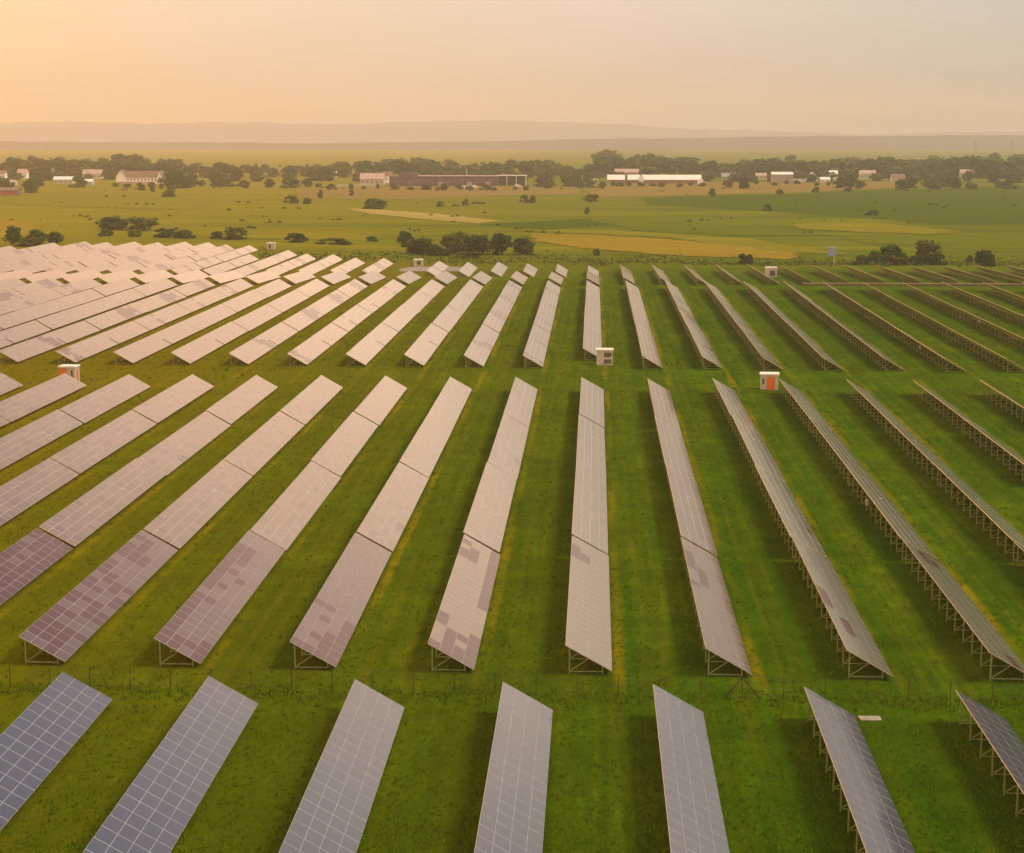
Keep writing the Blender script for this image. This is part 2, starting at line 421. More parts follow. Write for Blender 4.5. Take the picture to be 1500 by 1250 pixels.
def frames(nm):
    L = nm*MODL; k = max(2, round(L/3.33)); return [.55 + (L-1.1)*i/(k-1) for i in range(k)]
def leg_rear(b, y): x, z = slope_pt(.42, -.16); b.box(x-.05, y-.04, -.15, x+.05, y+.04, z, M_STEEL)
def leg_front(b, y): x, z = slope_pt(S-.75, -.16); b.box(x-.05, y-.04, -.15, x+.05, y+.04, z, M_STEEL)
def brace(b, y):
    b.bar(P3(.12, y+.06, -.14), P3(S-.15, y+.06, -.14), .09, M_STEEL, .05)
    xr, _ = slope_pt(.42); xf, _ = slope_pt(S-.75); xm, zm = slope_pt(S*.52, -.17)
    b.bar((xr, y-.06, .22), (xm, y-.06, zm), .07, M_STEEL, .04)
    b.bar((xr, y-.065, .16), (xf, y-.065, .16), .07, M_STEEL, .04)
def rails(b, L):
    for s in (.35, 1.35, 2.6, 3.65): b.bar(P3(s, .05, -.075), P3(s, L-.05, -.075), .06, M_STEEL)
def one(fn, name, *a):
    b = MB(); fn(b, *a); return b.mesh(name)
LEG_R, LEG_F, BRACE = one(leg_rear, 'leg', 0), one(leg_front, 'leg', 0), one(brace, 'brace', 0)
def bx_(b):
    x, z = slope_pt(.25, -.3); b.box(x-.45, 0, z-.6, x-.15, .6, z, M_GREY); b.box(x-.42, .2, z-.8, x-.3, .4, z-.61, M_GRILLE)
INV = one(bx_, 'inverter_box')
cache = {}
def cached(key, fn):
    if key not in cache: cache[key] = fn()
    return cache[key]
def support(nm):
    b = MB(); rails(b, nm*MODL)
    for y in frames(nm): leg_rear(b, y); leg_front(b, y); brace(b, y)
    return b.mesh('support_frame')
def railmesh(nm):
    b = MB(); rails(b, nm*MODL); return b.mesh('rail_set')

def solar_table(x, y0, nm, label, group, detail, variant=0, dk=None, inv=None, base=0):
    L = nm*MODL; xc = x + DX/2
    z0, z1 = T(xc, y0), T(xc, y0+L)
    t = thing('solar_table', label, 'solar panel table', (x, y0, z0), 0, group)
    rnd = random.Random(int(x*13+y0*7)); t.rotation_euler = (math.atan2(z1-z0, L) + R(rnd.uniform(-.06, .06)), R(rnd.uniform(-.55, .55)), R(rnd.uniform(-.1, .1))); t.location.z += rnd.uniform(-.05, .05); t.location.x += rnd.uniform(-.05, .05)
    if detail == 2:
        dk = dk or set()
        for j in range(nm):
            for c in range(4):
                xx, zz = slope_pt(c*MODW)
                o = link('solar_module', MODS[1 if (j, c) in dk else base][rnd.randrange(4)], t, (xx, j*MODL, zz), (0, TILT, 0))
                if (j, c) in dk: o['label'] = 'darker brownish solar module'
    else:
        link('panel_array', cached(('a', nm, variant, x < X0+1.5*P), lambda: array_mesh(nm, variant, x < X0+1.5*P)), t)
    if detail >= 1:
        link('rail_set', cached(('r', nm), lambda: railmesh(nm)), t)
        for y in frames(nm):
            link('leg', LEG_R, t, (0, y, 0)); link('leg', LEG_F, t, (0, y, 0)); link('brace', BRACE, t, (0, y, 0))
    else:
        link('support_frame', cached(('s', nm), lambda: support(nm)), t)
    if inv: link('inverter_box', INV, t, (0, inv, 0))
    return t

ORD = ['', 'first', 'second', 'third', 'fourth', 'fifth', 'sixth', 'seventh', 'eighth', 'ninth', 'tenth', 'eleventh', 'twelfth', 'thirteenth',
       'fourteenth', 'fifteenth', 'sixteenth', 'seventeenth', 'eighteenth', 'nineteenth', 'twentieth', 'twenty-first', 'twenty-second', 'twenty-third', 'twenty-fourth']
def rowname(k):
    if k == 0: return 'in the upright row'
    return f'{ORD[abs(k)]} row {"left" if k < 0 else "right"} of the upright row'
def visible(x, y0, y1, m=1.5):
    lo0, hi0 = at_y(0, 1), at_y(1500, 1)
    for y in (y0, y1):
        if lo0*y - m < x + DX and x < hi0*y + m: return True
    return False

# foreground rows (their near ends run out of the picture)
NM = 23
nl = {-3: 'foreground solar table of dark blue modules, leftmost in the front row',
      -2: 'foreground solar table, blue grey, second from the left in the front row',
      -1: 'foreground solar table, mauve grey, third from the left in the front row',
      0: 'foreground solar table at the middle of the front row, left of the pale one',
      1: 'pale beige foreground solar table right of the middle of the front row',
      2: 'foreground solar table beside the concrete slab, pale with a dark green lower edge',
      3: 'dark greenish foreground solar table at the right edge of the front row'}
for k in range(-3, 4):
    solar_table(XN+k*P, 122.4-NM*MODL-(.2*k), NM, nl[k], 'front row of solar tables', 2)

# middle block, four tables to a row
def mask_rows(k):
    rnd = random.Random(k+50); d = set()
    if k <= -5: return {(j, c) for j in range(NM) for c in range(4) if rnd.random() < .9}
    if k == -4:
        d = {(j, c) for j in range(9) for c in range(4) if rnd.random() < .62} | dark_mask(NM, 3, rnd) | {(j, 0) for j in range(12, 20)} | {(20,1),(19,1),(21,0),(21,1),(17,1),(16,1)}
        return {q for q in d if rnd.random() < .85}
    if k == -3: return {(j, 0) for j in range(10, 20)} | {(16,1),(17,1),(18,1),(19,1),(14,1),(11,0),(11,1),(1,2),(1,3),(0,3),(2,3),(13,2)} | {(j, 0) for j in range(0, 9) if rnd.random() < .6} | {(j, 1) for j in range(0, 9) if rnd.random() < .45}
    if k == -2: return {(0,0),(0,1),(0,2),(0,3),(1,3),(2,3),(3,3),(4,3),(5,3),(6,3),(2,2),(1,2),(3,2),(2,1),(7,1),(5,1),(7,0)}
    if k == -1: return {(0,c) for c in range(4)} | {(1,1),(1,2),(2,1),(2,3),(1,3),(3,3),(3,2),(4,0),(3,1),(5,0),(4,3)} | {(j,3) for j in range(10, 23)} | {(21,0),(19,0),(18,0),(19,1),(18,1),(20,1)}
    if k == 0: return {(20,0),(19,0),(19,1),(18,1),(18,0)}
    if k == 1: return {(19,0),(18,0),(17,0),(16,1),(15,1),(14,1),(16,0),(13,1),(12,0)}
    return dark_mask(NM, 1, rnd)
Y1, QOFF = 131.7, (0, NM*MODL + .62, 2*NM*MODL + .95, 3*NM*MODL + 1.55)
for k in range(-10, 8):
    for q in range(4):
        y0 = Y1 - .16*k + QOFF[q]
        if not visible(X0+k*P, y0, y0+NM*MODL): continue
        pos = ('first table from the front', 'second table from the front', 'third table from the front', 'last table from the front')[q]
        det = 2 if q == 0 else (1 if k >= -2 else 0)
        solar_table(X0+k*P, y0, NM, f'middle block solar table, {pos.replace(" table","")}, {rowname(k)}', 'solar tables of the middle block', det,
                    variant=3 if (k*5+q*3) % 4 == 1 else 0, dk=mask_rows(k) if q == 0 else None, base=2 if k <= -2 else (3 if k <= 1 else 4), inv={(3, 1): 20}.get((k, q)))
# far block
for k in range(-16, 13):
    y = 315.4 - .25*k
    if k == 0: y = 327
    for q, nm in enumerate((33 if k else 26, 24, 24, 21)):
        L = nm*MODL
        if visible(X0+k*P, y, y+L):
            pos = ('long, nearest', 'second', 'third', 'last')[q]
            solar_table(X0+k*P, y, nm, f'far block solar table, {pos} in its row, {rowname(k)}', 'solar tables of the far block', 0,
                        variant=(k*7+q*4) % 4, inv=nm*MODL*.42 if (q, k) in ((0, 6), (1, 8), (0, 9)) else None)
        y += L + (.7, .15, .7, 0)[q]
# stepped block on the slope behind it
for k in range(-18, 1):
    if visible(X0+k*P, 496, 533):
        solar_table(X0+k*P, 496, 22, f'solar table on the slope behind the far block, {rowname(k)}', 'solar tables on the slope', 0, variant=(k*3) % 3)
for k in range(1, 14):
    for q in range(2):
        y = 524 + q*37.2
        if visible(X0+k*P, y, y+36.6):
            solar_table(X0+k*P, y, 22, f'{("near","far")[q]} solar table on the gentle right slope, {rowname(k)}', 'solar tables on the slope', 0, variant=(k*3+q) % 3)
# hindmost block on the lower terrace
HF = {-22:715,-21:738,-20:746,-19:742,-18:746,-17:744,-16:747,-15:744,-14:728,-13:724,-12:668,-11:691,-10:671,-9:667,-8:649,-7:648,-5:634,-4:629,-3:633,-2:622,-1:621,0:612}
for k, yf in HF.items():
    y = 585.0; Lt = yf-y; nt_ = max(1, round(Lt/38.0)); nm = int((Lt/nt_ - .25)/MODL)
    for q in range(nt_):
        if visible(X0+k*P, y, y+nm*MODL):
            pos = ['only'] if nt_ == 1 else (['near', 'far'] if nt_ == 2 else (['nearest', 'middle', 'hindmost'] if nt_ == 3 else ['nearest', 'second', 'third', 'hindmost']))
            solar_table(X0+k*P, y, nm, f'lower terrace solar table, {pos[q]} in its row, {rowname(k)}', 'solar tables on the lower terrace', 0, variant=(k*5+q) % 3)
        y += Lt/nt_

# ------------------------------------------------------------------ substations
def hut(name, label, x, y, w, d, h, door=None, louvres=(), side_door=None, rz=0.0):
    z = T(x, y); t = thing(name, label, 'substation hut', (x, y, z), rz, 'substation huts of the solar park')
    b = MB(); b.box(-w/2, -d/2, -.3, w/2, d/2, h, M_CREAM); link('body', b.mesh('body'), t)
    b = MB(); b.box(-w/2-.03, -d/2-.03, -.3, w/2+.03, d/2+.03, .14, M_CONC); link('plinth', b.mesh('plinth'), t)
    b = MB(); o = .14; b.box(-w/2-o, -d/2-o, h+.003, w/2+o, d/2+o, h+.18, M_ROOFW)
    b.box(-w/2-o+.1, -d/2-o+.1, h+.18, w/2+o-.1, d/2+o-.1, h+.24, M_ROOFW); link('roof', b.mesh('roof'), t)
    if door:
        dx, dw, dh = door
        b = MB(); b.box(dx-dw/2, -d/2-.05, .05, dx+dw/2, -d/2-.004, dh, M_ORANGE)
        b.box(dx-dw/2+.12, -d/2-.065, .3, dx+dw/2-.12, -d/2-.05, dh-.2, M_ORANGE)
        o2 = link('door', b.mesh('door'), t)
        b = MB(); b.box(dx-dw/2-.09, -d/2-.035, .05, dx-dw/2-.003, -d/2-.004, dh+.09, M_GREY); b.box(dx+dw/2+.003, -d/2-.035, .05, dx+dw/2+.09, -d/2-.004, dh+.09, M_GREY); b.box(dx-dw/2, -d/2-.035, dh+.003, dx+dw/2, -d/2-.004, dh+.09, M_GREY); link('door_frame', b.mesh('door_frame'), t)
        b = MB(); b.box(dx+dw/2-.2, -d/2-.10, 1.0, dx+dw/2-.12, -d/2-.066, 1.2, M_GRILLE); link('handle', b.mesh('handle'), o2)
    if side_door:
        b = MB(); b.box(w/2+.004, -side_door/2, .05, w/2+.05, side_door/2, 2.1, M_ORANGE); link('door', b.mesh('door'), t)
    for lx, lz, lw, lh in louvres:
        b = MB(); b.box(lx-lw/2, -d/2-.03, lz-lh/2, lx+lw/2, -d/2-.004, lz+lh/2, M_GRILLE)
        for i in range(int(lh/.16)): b.bar((lx-lw/2+.03, -d/2-.05, lz-lh/2+.1+i*.16), (lx+lw/2-.03, -d/2-.05, lz-lh/2+.1+i*.16), .03, M_GREY)
        link('louvre', b.mesh('louvre'), t)
    return t
hut('substation_hut', 'cream substation hut with an orange door standing beyond the middle block', 28.6, 290.8, 2.9, 2.2, 2.45, door=(.3, 1.15, 2.1), louvres=((-.95, 1.4, .35, .9),), rz=R(-6))
hut('substation_hut', 'cream hut with orange doors behind the left solar tables', -87.6, 294.6, 2.8, 2.1, 2.55, door=(-.75, 1.2, 2.3), louvres=((.85, 1.3, .3, 1.5),), side_door=.8, rz=R(-4))
hut('substation_hut', 'white hut with two dark louvres at the end of the upright row', 2.05, 321.5, 2.9, 2.2, 2.7, louvres=((.55, .72, 1.35, .75), (.55, 1.95, 1.35, .75)))
hut('substation_hut', 'small white hut in the gravel clearing behind the array', -62.3, 637.0, 3.2, 2.4, 2.4, louvres=((.3, 1.3, 1.5, 1.2),))
hut('substation_hut', 'small pale hut past the far left terrace of solar tables', -132.3, 734, 3.2, 2.4, 2.5, louvres=((-.4, 1.2, .9, 1.6),))
hut('substation_hut', 'white hut with a grey louvre between the far right rows', 55.4, 566, 3.5, 2.6, 3.0, louvres=((.35, 1.4, 1.7, 1.7),))

# concrete slab by the front fence
def slab():
    x, y = 19.6, 122.3
    t = thing('inspection_cover', 'pale concrete slab lying in the grass by the front fence', 'concrete slab', (x, y, 0), R(4))
    b = MB(); b.box(-.75, -.45, -.2, .75, .45, .09, M_CONC); link('slab', b.mesh('slab'), t)
    b = MB(); b.box(-.35, -.25, .092, .35, .25, .12, M_GREY); link('lid', b.mesh('lid'), t)
slab()
# wire fence across the front lane
def fence():
    y = 126.6; t = thing('wire_fence', 'thin wire fence on dark posts between the front row and middle block', 'fence', (0, y, 0))
    x = -49.0; first = True; xsf = []
    while x < 36:
        xsf.append(x); x += 3.0
    for x in xsf:
        b = MB(); b.box(-.024, -.024, -.2, .024, .024, 1.7, M_POST); link('post', b.mesh('post'), t, (x, 0, 0))
    b = MB()
    for z in (.35, .8, 1.25, 1.68):
        for a, c in zip(xsf, xsf[1:]): b.bar((a, -.045, z), (c, -.045, z), .012, M_WIRE)
    link('wire', b.mesh('wire'), t)
    for xx, s in ((xsf[20], 1), (xsf[20], -1)):
        b = MB(); b.bar((xx, 0, 1.6), (xx+s*1.25, 0, 0), .06, M_POST); link('strut', b.mesh('strut'), t)
fence()
# board fence on the right slope
def board_fence():
    y = 512; t = thing('board_fence', 'low brown board fence crossing the far right rows', 'fence', (40, y, 0))
    b = MB(); x = 19.0
    while x < 95:
        z = T(40+x, y); b.box(x, -.02, z-.1, x+1.46, .02, z+.85, M_BROWN); x += 1.5
    link('boarding', b.mesh('boarding'), t)
    b = MB(); b.bar((19, 0, T(90, y)+.92), (95, 0, T(90, y)+.92), .09, M_EDGE); link('top_rail', b.mesh('top_rail'), t)
board_fence()
# sign on posts beyond the array
def sign():
    x, y = 83.8, 640; z = T(x, y)
    t = thing('sign_board', 'blue grey board on a thin post beyond the right rows', 'sign', (x, y, z))
    b = MB(); b.box(-1.35, -.12, 3.2, 1.35, .12, 6.5, M_BLUE); b.box(-1.42, -.14, 6.5, 1.42, .14, 6.62, M_WHITE); link('panel', b.mesh('panel'), t)
    b = MB(); b.box(.85, .13, -.3, 1.02, .29, 6.3, M_WHITE); link('post', b.mesh('post'), t)
sign()

# ------------------------------------------------------------------ trees and shrubs
def crown_mesh(name, m, seed, nclump, nleaf, leaf, shape=(1, 1, 1), base=.12):
    """unit crown: about 1 high and 1 wide, made of leaf sprays in clumps"""
    rnd = random.Random(seed); b = MB(); cl = []
    for i in range(nclump):
        a = rnd.uniform(0, 6.283); h = rnd.uniform(0, 1)
        r = .36*math.sqrt(max(0, 1-((h-.38)/.68)**2))*rnd.uniform(.25, 1)
        cl.append((Vector((math.cos(a)*r*shape[0], math.sin(a)*r*shape[1], base+.10+h*.74*shape[2])), rnd.uniform(.10, .19)))
    for c, r in cl:
        for j in range(nleaf):
            d = Vector((rnd.gauss(0, 1), rnd.gauss(0, 1), rnd.gauss(0, .9))).normalized()
            p = c + d*r*rnd.uniform(.45, 1.12)
            nrm = (d + Vector((rnd.gauss(0, .5), rnd.gauss(0, .5), rnd.gauss(0, .5)+.3))).normalized()
            t = nrm.orthogonal().normalized(); t = Matrix.Rotation(rnd.uniform(0, 6.28), 3, nrm) @ t; bt = nrm.cross(t)
            s = leaf*rnd.uniform(.6, 1.3)
            b.face([p-t*s-bt*s*.5, p+t*s*.3-bt*s*.7, p+t*s+bt*s*.4, p-t*s*.2+bt*s*.75], m)
    return b.mesh(name)
def trunk_mesh():
    b = MB(); n = 7
    def tube(p, q, r0, r1):
        p, q = Vector(p), Vector(q); d = (q-p).normalized(); x = d.orthogonal().normalized(); y = d.cross(x)
        for i in range(n):
            a0, a1 = 6.283*i/n, 6.283*(i+1)/n
            c = [x*math.cos(a)+y*math.sin(a) for a in (a0, a1)]
            b.face([p+c[0]*r0, p+c[1]*r0, q+c[1]*r1, q+c[0]*r1], M_TRUNK)
    tube((0,0,-.05), (0,0,.3), .035, .026); tube((0,0,.3), (.02,.01,.72), .026, .008)
    for a in range(5):
        t = a*1.257+.4; tube((0,0,.24+.05*a), (.24*math.cos(t), .24*math.sin(t), .5+.06*a), .015, .005)
    return b.mesh('trunk')
TRUNK = trunk_mesh()
CROWN = [crown_mesh('crown', M_LEAF[i % 3], 11+i, 34, 62, .040, ((1,1,1),(1.15,1.1,.9),(.85,.9,1.05))[i % 3], -.03) for i in range(4)]
BUSH = [crown_mesh('foliage', M_LEAF[(i+1) % 3], 31+i, 20, 62, .052, (1.25, 1.2, .9), -.16) for i in range(4)]
FARC = [crown_mesh('crown', M_LEAF[(0, 1, 0, 2, 1)[i]], 51+i, 24, 34, .062, ((1,1,1),(1.2,1.2,.85),(.75,.75,1.1),(1.05,1,.95),(1.3,1.2,.9))[i % 5], -.06) for i in range(5)]
def far_tree_mesh(i):
    me = FARC[i].copy(); me.name = 'tree'
    b = MB(); b.box(-.02, -.02, -.05, .02, .02, .5, M_TRUNK)
    import bmesh
    bm = bmesh.new(); bm.from_mesh(me); k = len(me.materials); me.materials.append(M_TRUNK)
    vs = [bm.verts.new(v) for v in b.v]
    for f in b.f: bm.faces.new([vs[j] for j in f]).material_index = k
    bm.to_mesh(me); bm.free(); return me
FART = [far_tree_mesh(i) for i in range(5)]
def tree(u, v, h, wd, label, group, i=0, z=-6, Y=None):
    p = at(u, v, z) if Y is None else Vector((at_y(u, Y), Y, 0)); zz = T(p.x, p.y)
    t = thing('tree', label, 'tree', (p.x, p.y, zz), random.uniform(0, 6.28), group)
    o = link('trunk', TRUNK, t); o.scale = (h, h, h)
    o = link('crown', CROWN[i % 4], t); o.scale = (wd*1.5, wd*1.5, h*1.05)
def shrub(u, v, h, wd, label, group, i=0, z=-6):
    p = at(u, v, z); zz = T(p.x, p.y)
    o = link('shrub', BUSH[i % 4], None, (p.x, p.y, zz-.05), (0, 0, random.uniform(0, 6.28))); o.scale = (wd*1.05, wd*1.05, h*1.6)
    tag(o, label, 'shrub', group)
g = 'trees of the clump behind the array'
for i, (u, v, h, wd, lb) in enumerate([
    (594,362,7.0,6.0,'small dark tree at the left end of the clump behind the array'),
    (616,373,7.2,13,'broad low tree second from left in the clump behind the array'),
    (666,372,10,9.5,'tallest tree near the middle of the clump behind the array'),
    (700,373,9.0,9.5,'round tree right of the tallest in the clump behind the array'),
    (735,373,8.8,9.0,'second tree from the right in the clump behind the array'),
    (765,373,8.0,7.5,'small round tree at the right end of the clump behind the array')]): tree(u, v, h, wd, lb, g, i)
for i, (u, v, h, wd, lb) in enumerate([
    (1303,388,7.6,9.5,'dark bushy tree right of the blue board'),
    (1282,380,4.8,5.0,'slim young tree left of the dark bushy tree near the blue board'),
    (1358,386,10.2,10,'tallest dark tree beyond the right rows'),
    (1442,385,6.0,5.5,'upright small tree near the right edge beyond the rows')]): tree(u, v, h, wd, lb, 'trees beyond the right rows', i, -5)
for i, (u, v, h, wd, lb) in enumerate([
    (1263,390,3.2,7,'low dark shrub between blue board and bushy tree'),
    (1312,391,3.0,9,'low spreading shrub under the dark bushy tree'),
    (1345,391,3.2,8,'low shrub at the left foot of the tallest dark tree'),
    (1376,391,4.2,6,'pale green shrub at the right foot of the tallest dark tree'),
    (1448,394,4.0,6.5,'round dark shrub below the upright small tree at right'),
    (1421,379,2.0,3,'tiny shrub left of the upright small tree at right'),
    (1090,388,3.6,7,'round dark shrub alone beyond the array right of centre'),
    (874,371,2.6,3.2,'small round shrub on the edge of the straw field'),
    (640,372,3.2,12,'low bramble under the broad tree of the clump'),
    (690,375,2.4,14,'low bramble at the foot of the tallest clump tree')]): shrub(u, v, h, wd, lb, 'shrubs beyond the array', i, -5)
for i, (u, v, h, wd, lb) in enumerate([
    (163,337,8,13,'dark tree at left of the pair beyond the left terrace'),
    (207,338,7.8,14,'broad dark tree at right of the pair beyond the left terrace'),
    (19,362,9,5.5,'narrow tree at the far left edge behind the array'),
    (54,361,6.4,8,'spreading small tree left of the terrace beside the narrow one'),
    (80,360,5.8,7,'small tree nearest the left terrace corner')]): tree(u, v, h, wd, lb, 'trees beyond the left terrace', i+1)
for i, (u, v, h, wd, lb) in enumerate([
    (156,346,3,8,'small shrub below the dark pair of trees at left'),
    (196,347,2.6,8,'low flat shrub below the broad dark tree at left'),
    (240,348,4,13,'hedge shrub at the left end of the hedge behind the terrace'),
    (272,349,3.6,12,'hedge shrub at the right end of the hedge behind the terrace'),
    (318,350,3.0,9,'low shrub left in the pair behind the pale far left hut'),
    (345,351,5,13,'taller shrub right in the pair behind the pale far left hut'),
    (434,357,4,11,'lone dark shrub in the meadow above the left terrace'),
    (490,360,2.6,14,'flat scrub patch in the meadow left of the tree clump'),
    (545,354,2.2,6,'tiny scrub in the meadow left of the tree clump'),
    (45,365,3,14,'brush along the left corner of the terrace')]): shrub(u, v, h, wd, lb, 'shrubs behind the left terrace', i)
for i, (u, v, h, wd, lb) in enumerate([
    (550,306,6,22,'long dark thicket standing alone in the left centre meadow'),
    (868,296,5,13,'dark round shrub on the edge of the tan field'),
    (1043,288,6,7,'upright round shrub on the border of tan field and green crop'),
    (427,298,5,10,'grey green shrub in the meadow left of the thicket'),
    (450,299,4,8,'small shrub just left of the long thicket'),
    (470,291,6,5,'slender shrub above the long thicket'),
    (515,287,4.5,6,'shrub right of the slender one below the pale house'),
    (768,297,5,6,'left shrub of two on the centre meadow'),
    (780,298,5,5,'right shrub of two on the centre meadow'),
    (683,301,4,6,'small shrub in the meadow below the white vans'),
    (860,314,4,4,'shrub on the bright green strip left of the straw field'),
    (645,303,3.5,5,'tiny shrub between long thicket and the centre pair'),
    (1142,285,4,8,'shrub on the upper edge of the green crop below the grey barn'),
    (1196,282,4,9,'dark shrub on the upper edge of the green crop below white house'),
    (1243,281,3.6,8,'flat shrub right along the upper edge of the green crop'),
    (1124,309,4,5,'small dark shrub on the lower edge of the green crop'),
    (1278,316,3,8,'low shrub on the lower right edge of the green crop'),
    (250,289,6,14,'brown green shrub in front of the big dark tree at left'),
    (224,282,5,6,'small shrub left of the brown green one in front of school'),
    (207,279,5,7,'shrub in the meadow before the white school')]): shrub(u, v, h, wd, lb, 'shrubs scattered over the meadows', i)

# village trees in layers; the ones in front are lower
env = [(-100,226),(0,226),(40,223),(140,228),(180,223),(240,228),(300,236),(420,240),(480,236),(540,231),(590,226),(640,229),(690,236),(720,234),(760,231),(820,229),
       (845,246),(870,236),(888,216),(905,228),(960,222),(1010,226),(1050,233),(1090,229),(1160,224),(1200,232),(1240,224),(1280,229),(1305,218),(1340,226),(1420,223),(1600,222)]
SECT = [(120,'at the far left of the village'),(270,'around the white school'),(450,'between the school and the pale houses'),(560,'around the pale gabled house'),
        (830,'behind the long purple factory'),(1060,'behind the long white barn'),(1230,'around the grey barn and white house'),(1600,'at the right end of the village')]
def clear(u, v):
    for (a, b) in ((60,110),(120,250),(455,505),(515,580),(883,1034),(1104,1222)):
        if a < u < b: return True
    return False
cnt = 0
for Y, step, hr in ((1720, 17, (7, 14)), (1960, 33, (9, 15)), (2150, 24, (13, 19)), (2450, 28, (15, 22)), (2950, 40, (16, 24))):
    u = -25.0 + random.uniform(0, 10)
    while u < 1525:
        k = px_m(Y); ybase = 203 + 46.3*k
        uu = u + random.uniform(-5, 5)
        top = interp(env, uu); hmax = (ybase-top)/k
        if Y > 2100: h = min(hmax*random.uniform(.80, 1.03), hr[1]*1.45)
        else: h = random.uniform(*hr)
        if Y > 2100 and random.random() < .10: h *= .7
        if not (Y < 1900 and (clear(uu, 0) or 570 < uu < 780 or random.random() < .2)) and h > 4:
            i = random.randrange(5); wd = h*random.uniform(.85, 1.25)
            yy = Y + random.uniform(-45, 45); x = at_y(uu, yy)
            o = link('tree', FART[i], None, (x, yy, T(x, yy)), (0, 0, random.uniform(0, 6.28))); o.scale = (wd*1.7, wd*1.5, h)
            s = next(b for a, b in SECT if uu < a)
            kind = {1720: 'low front tree', 1960: 'small tree behind the first houses', 2150: 'dark tree of the middle rank', 2450: 'tall tree of the rear rank', 2950: 'hazy tree of the hindmost rank'}[Y]
            tag(o, f'{kind} {s}', 'tree', f'{kind}s {s}')
            cnt += 1
        u += step*random.uniform(.75, 1.25)

for (a, b, nb, v0, where) in ((165, 246, 5, 275, 'white school'), (458, 580, 6, 277, 'pale gabled house'), (575, 775, 11, 279, 'long purple factory'), (886, 1034, 9, 274, 'long white barn'), (1100, 1225, 6, 272, 'grey barn and white house')):
    for i in range(nb):
        u = a + (b-a)*(i+random.uniform(.1, .9))/nb; p = at(u, v0+random.uniform(-2, 1), -6); h = random.uniform(3.2, 6.8)
        o = link('tree', FART[random.randrange(5)], None, (p.x, p.y, T(p.x, p.y)), (0, 0, random.uniform(0, 6.28))); wd = h*random.uniform(.9, 1.5); o.scale = (wd*1.5, wd*1.4, h)
        tag(o, f'small garden tree in front of the {where}', 'tree', f'garden trees before the {where}')
for u, v, h, wd, lb in ((256,276,17,24,'big dark tree right of the white school'), (322,275,15,14,'dark tree standing forward in the gap right of the school'),
                        (888,258,24,15,'tallest tree rising above the left end of the white barn'), (1088,268,7,22,'dark bush mass at the right of the white barn'),
                        (45,283,14,12,'bare stemmed tree in the meadow at the far left')):
    tree(u, v, h, wd, lb, None, int(u) % 4)

# ------------------------------------------------------------------ village buildings
def gable(b, x0, x1, y0, y1, z0, z1, m, over=.5, th=.25):
    """gable roof, ridge along x, with overhang and thickness"""
    ym = (y0+y1)/2; x0 -= over; x1 += over; y0 -= over; y1 += over
    a = [(x0,y0,z0),(x1,y0,z0),(x1,ym,z1),(x0,ym,z1)]; c = [(x1,y1,z0),(x0,y1,z0),(x0,ym,z1),(x1,ym,z1)]
    for q in (a, c):
        b.face([(x, y, z+th) for x, y, z in q], m); b.face([(x, y, z) for x, y, z in reversed(q)], m)
        for i in range(4):
            p, r = q[i], q[(i+1) % 4]; b.face([p, r, (r[0], r[1], r[2]+th), (p[0], p[1], p[2]+th)], m)
def wallbox(b, x0, x1, y0, y1, z1, m, ridge=None):
    b.box(x0, y0, -.5, x1, y1, z1, m)
    if ridge:
        ym = (y0+y1)/2
        for x, o in ((x0+.02, 1), (x1-.02, -1)):
            t = [(x,y0,z1),(x,y1,z1),(x,ym,ridge)]
            b.face(t if o < 0 else t[::-1], m)
def windows(t, xs, z, w, h, y, m=None):
    for x in xs:
        b = MB(); b.box(x-w/2, y-.08, z-h/2, x+w/2, y-.004, z+h/2, M_WHITE); f = link('window', b.mesh('window'), t)
        b = MB(); b.box(x-w/2+.12, y-.11, z-h/2+.12, x+w/2-.12, y-.081, z+h/2-.12, m or M_GLASSW); link('pane', b.mesh('pane'), f)
def house(u, v, w, d, h, rh, label, wall, roof, name='house', cat='house', rz=0.0, win=0, Y=None, group=None, chim=False):
    p = at(u, v, -6) if Y is None else Vector((at_y(u, Y), Y, 0))
    t = thing(name, label, cat, (p.x, p.y, T(p.x, p.y)), rz, group)
    b = MB(); wallbox(b, -w/2, w/2, 0, d, h, wall, h+rh); link('wall', b.mesh('wall'), t)
    b = MB(); gable(b, -w/2, w/2, 0, d, h+.02, h+rh+.02, roof); r = link('roof', b.mesh('roof'), t)
    if chim:
        b = MB(); b.box(w*.2, d/2-.5, h+rh-.8, w*.2+.9, d/2+.4, h+rh+1.4, M_ROOFB); link('chimney', b.mesh('chimney'), r)
    if win: windows(t, [(-w/2 + w*(i+.5)/win) for i in range(win)], h*.55, min(1.8, w/win*.5), min(1.9, h*.45), 0)
    return t
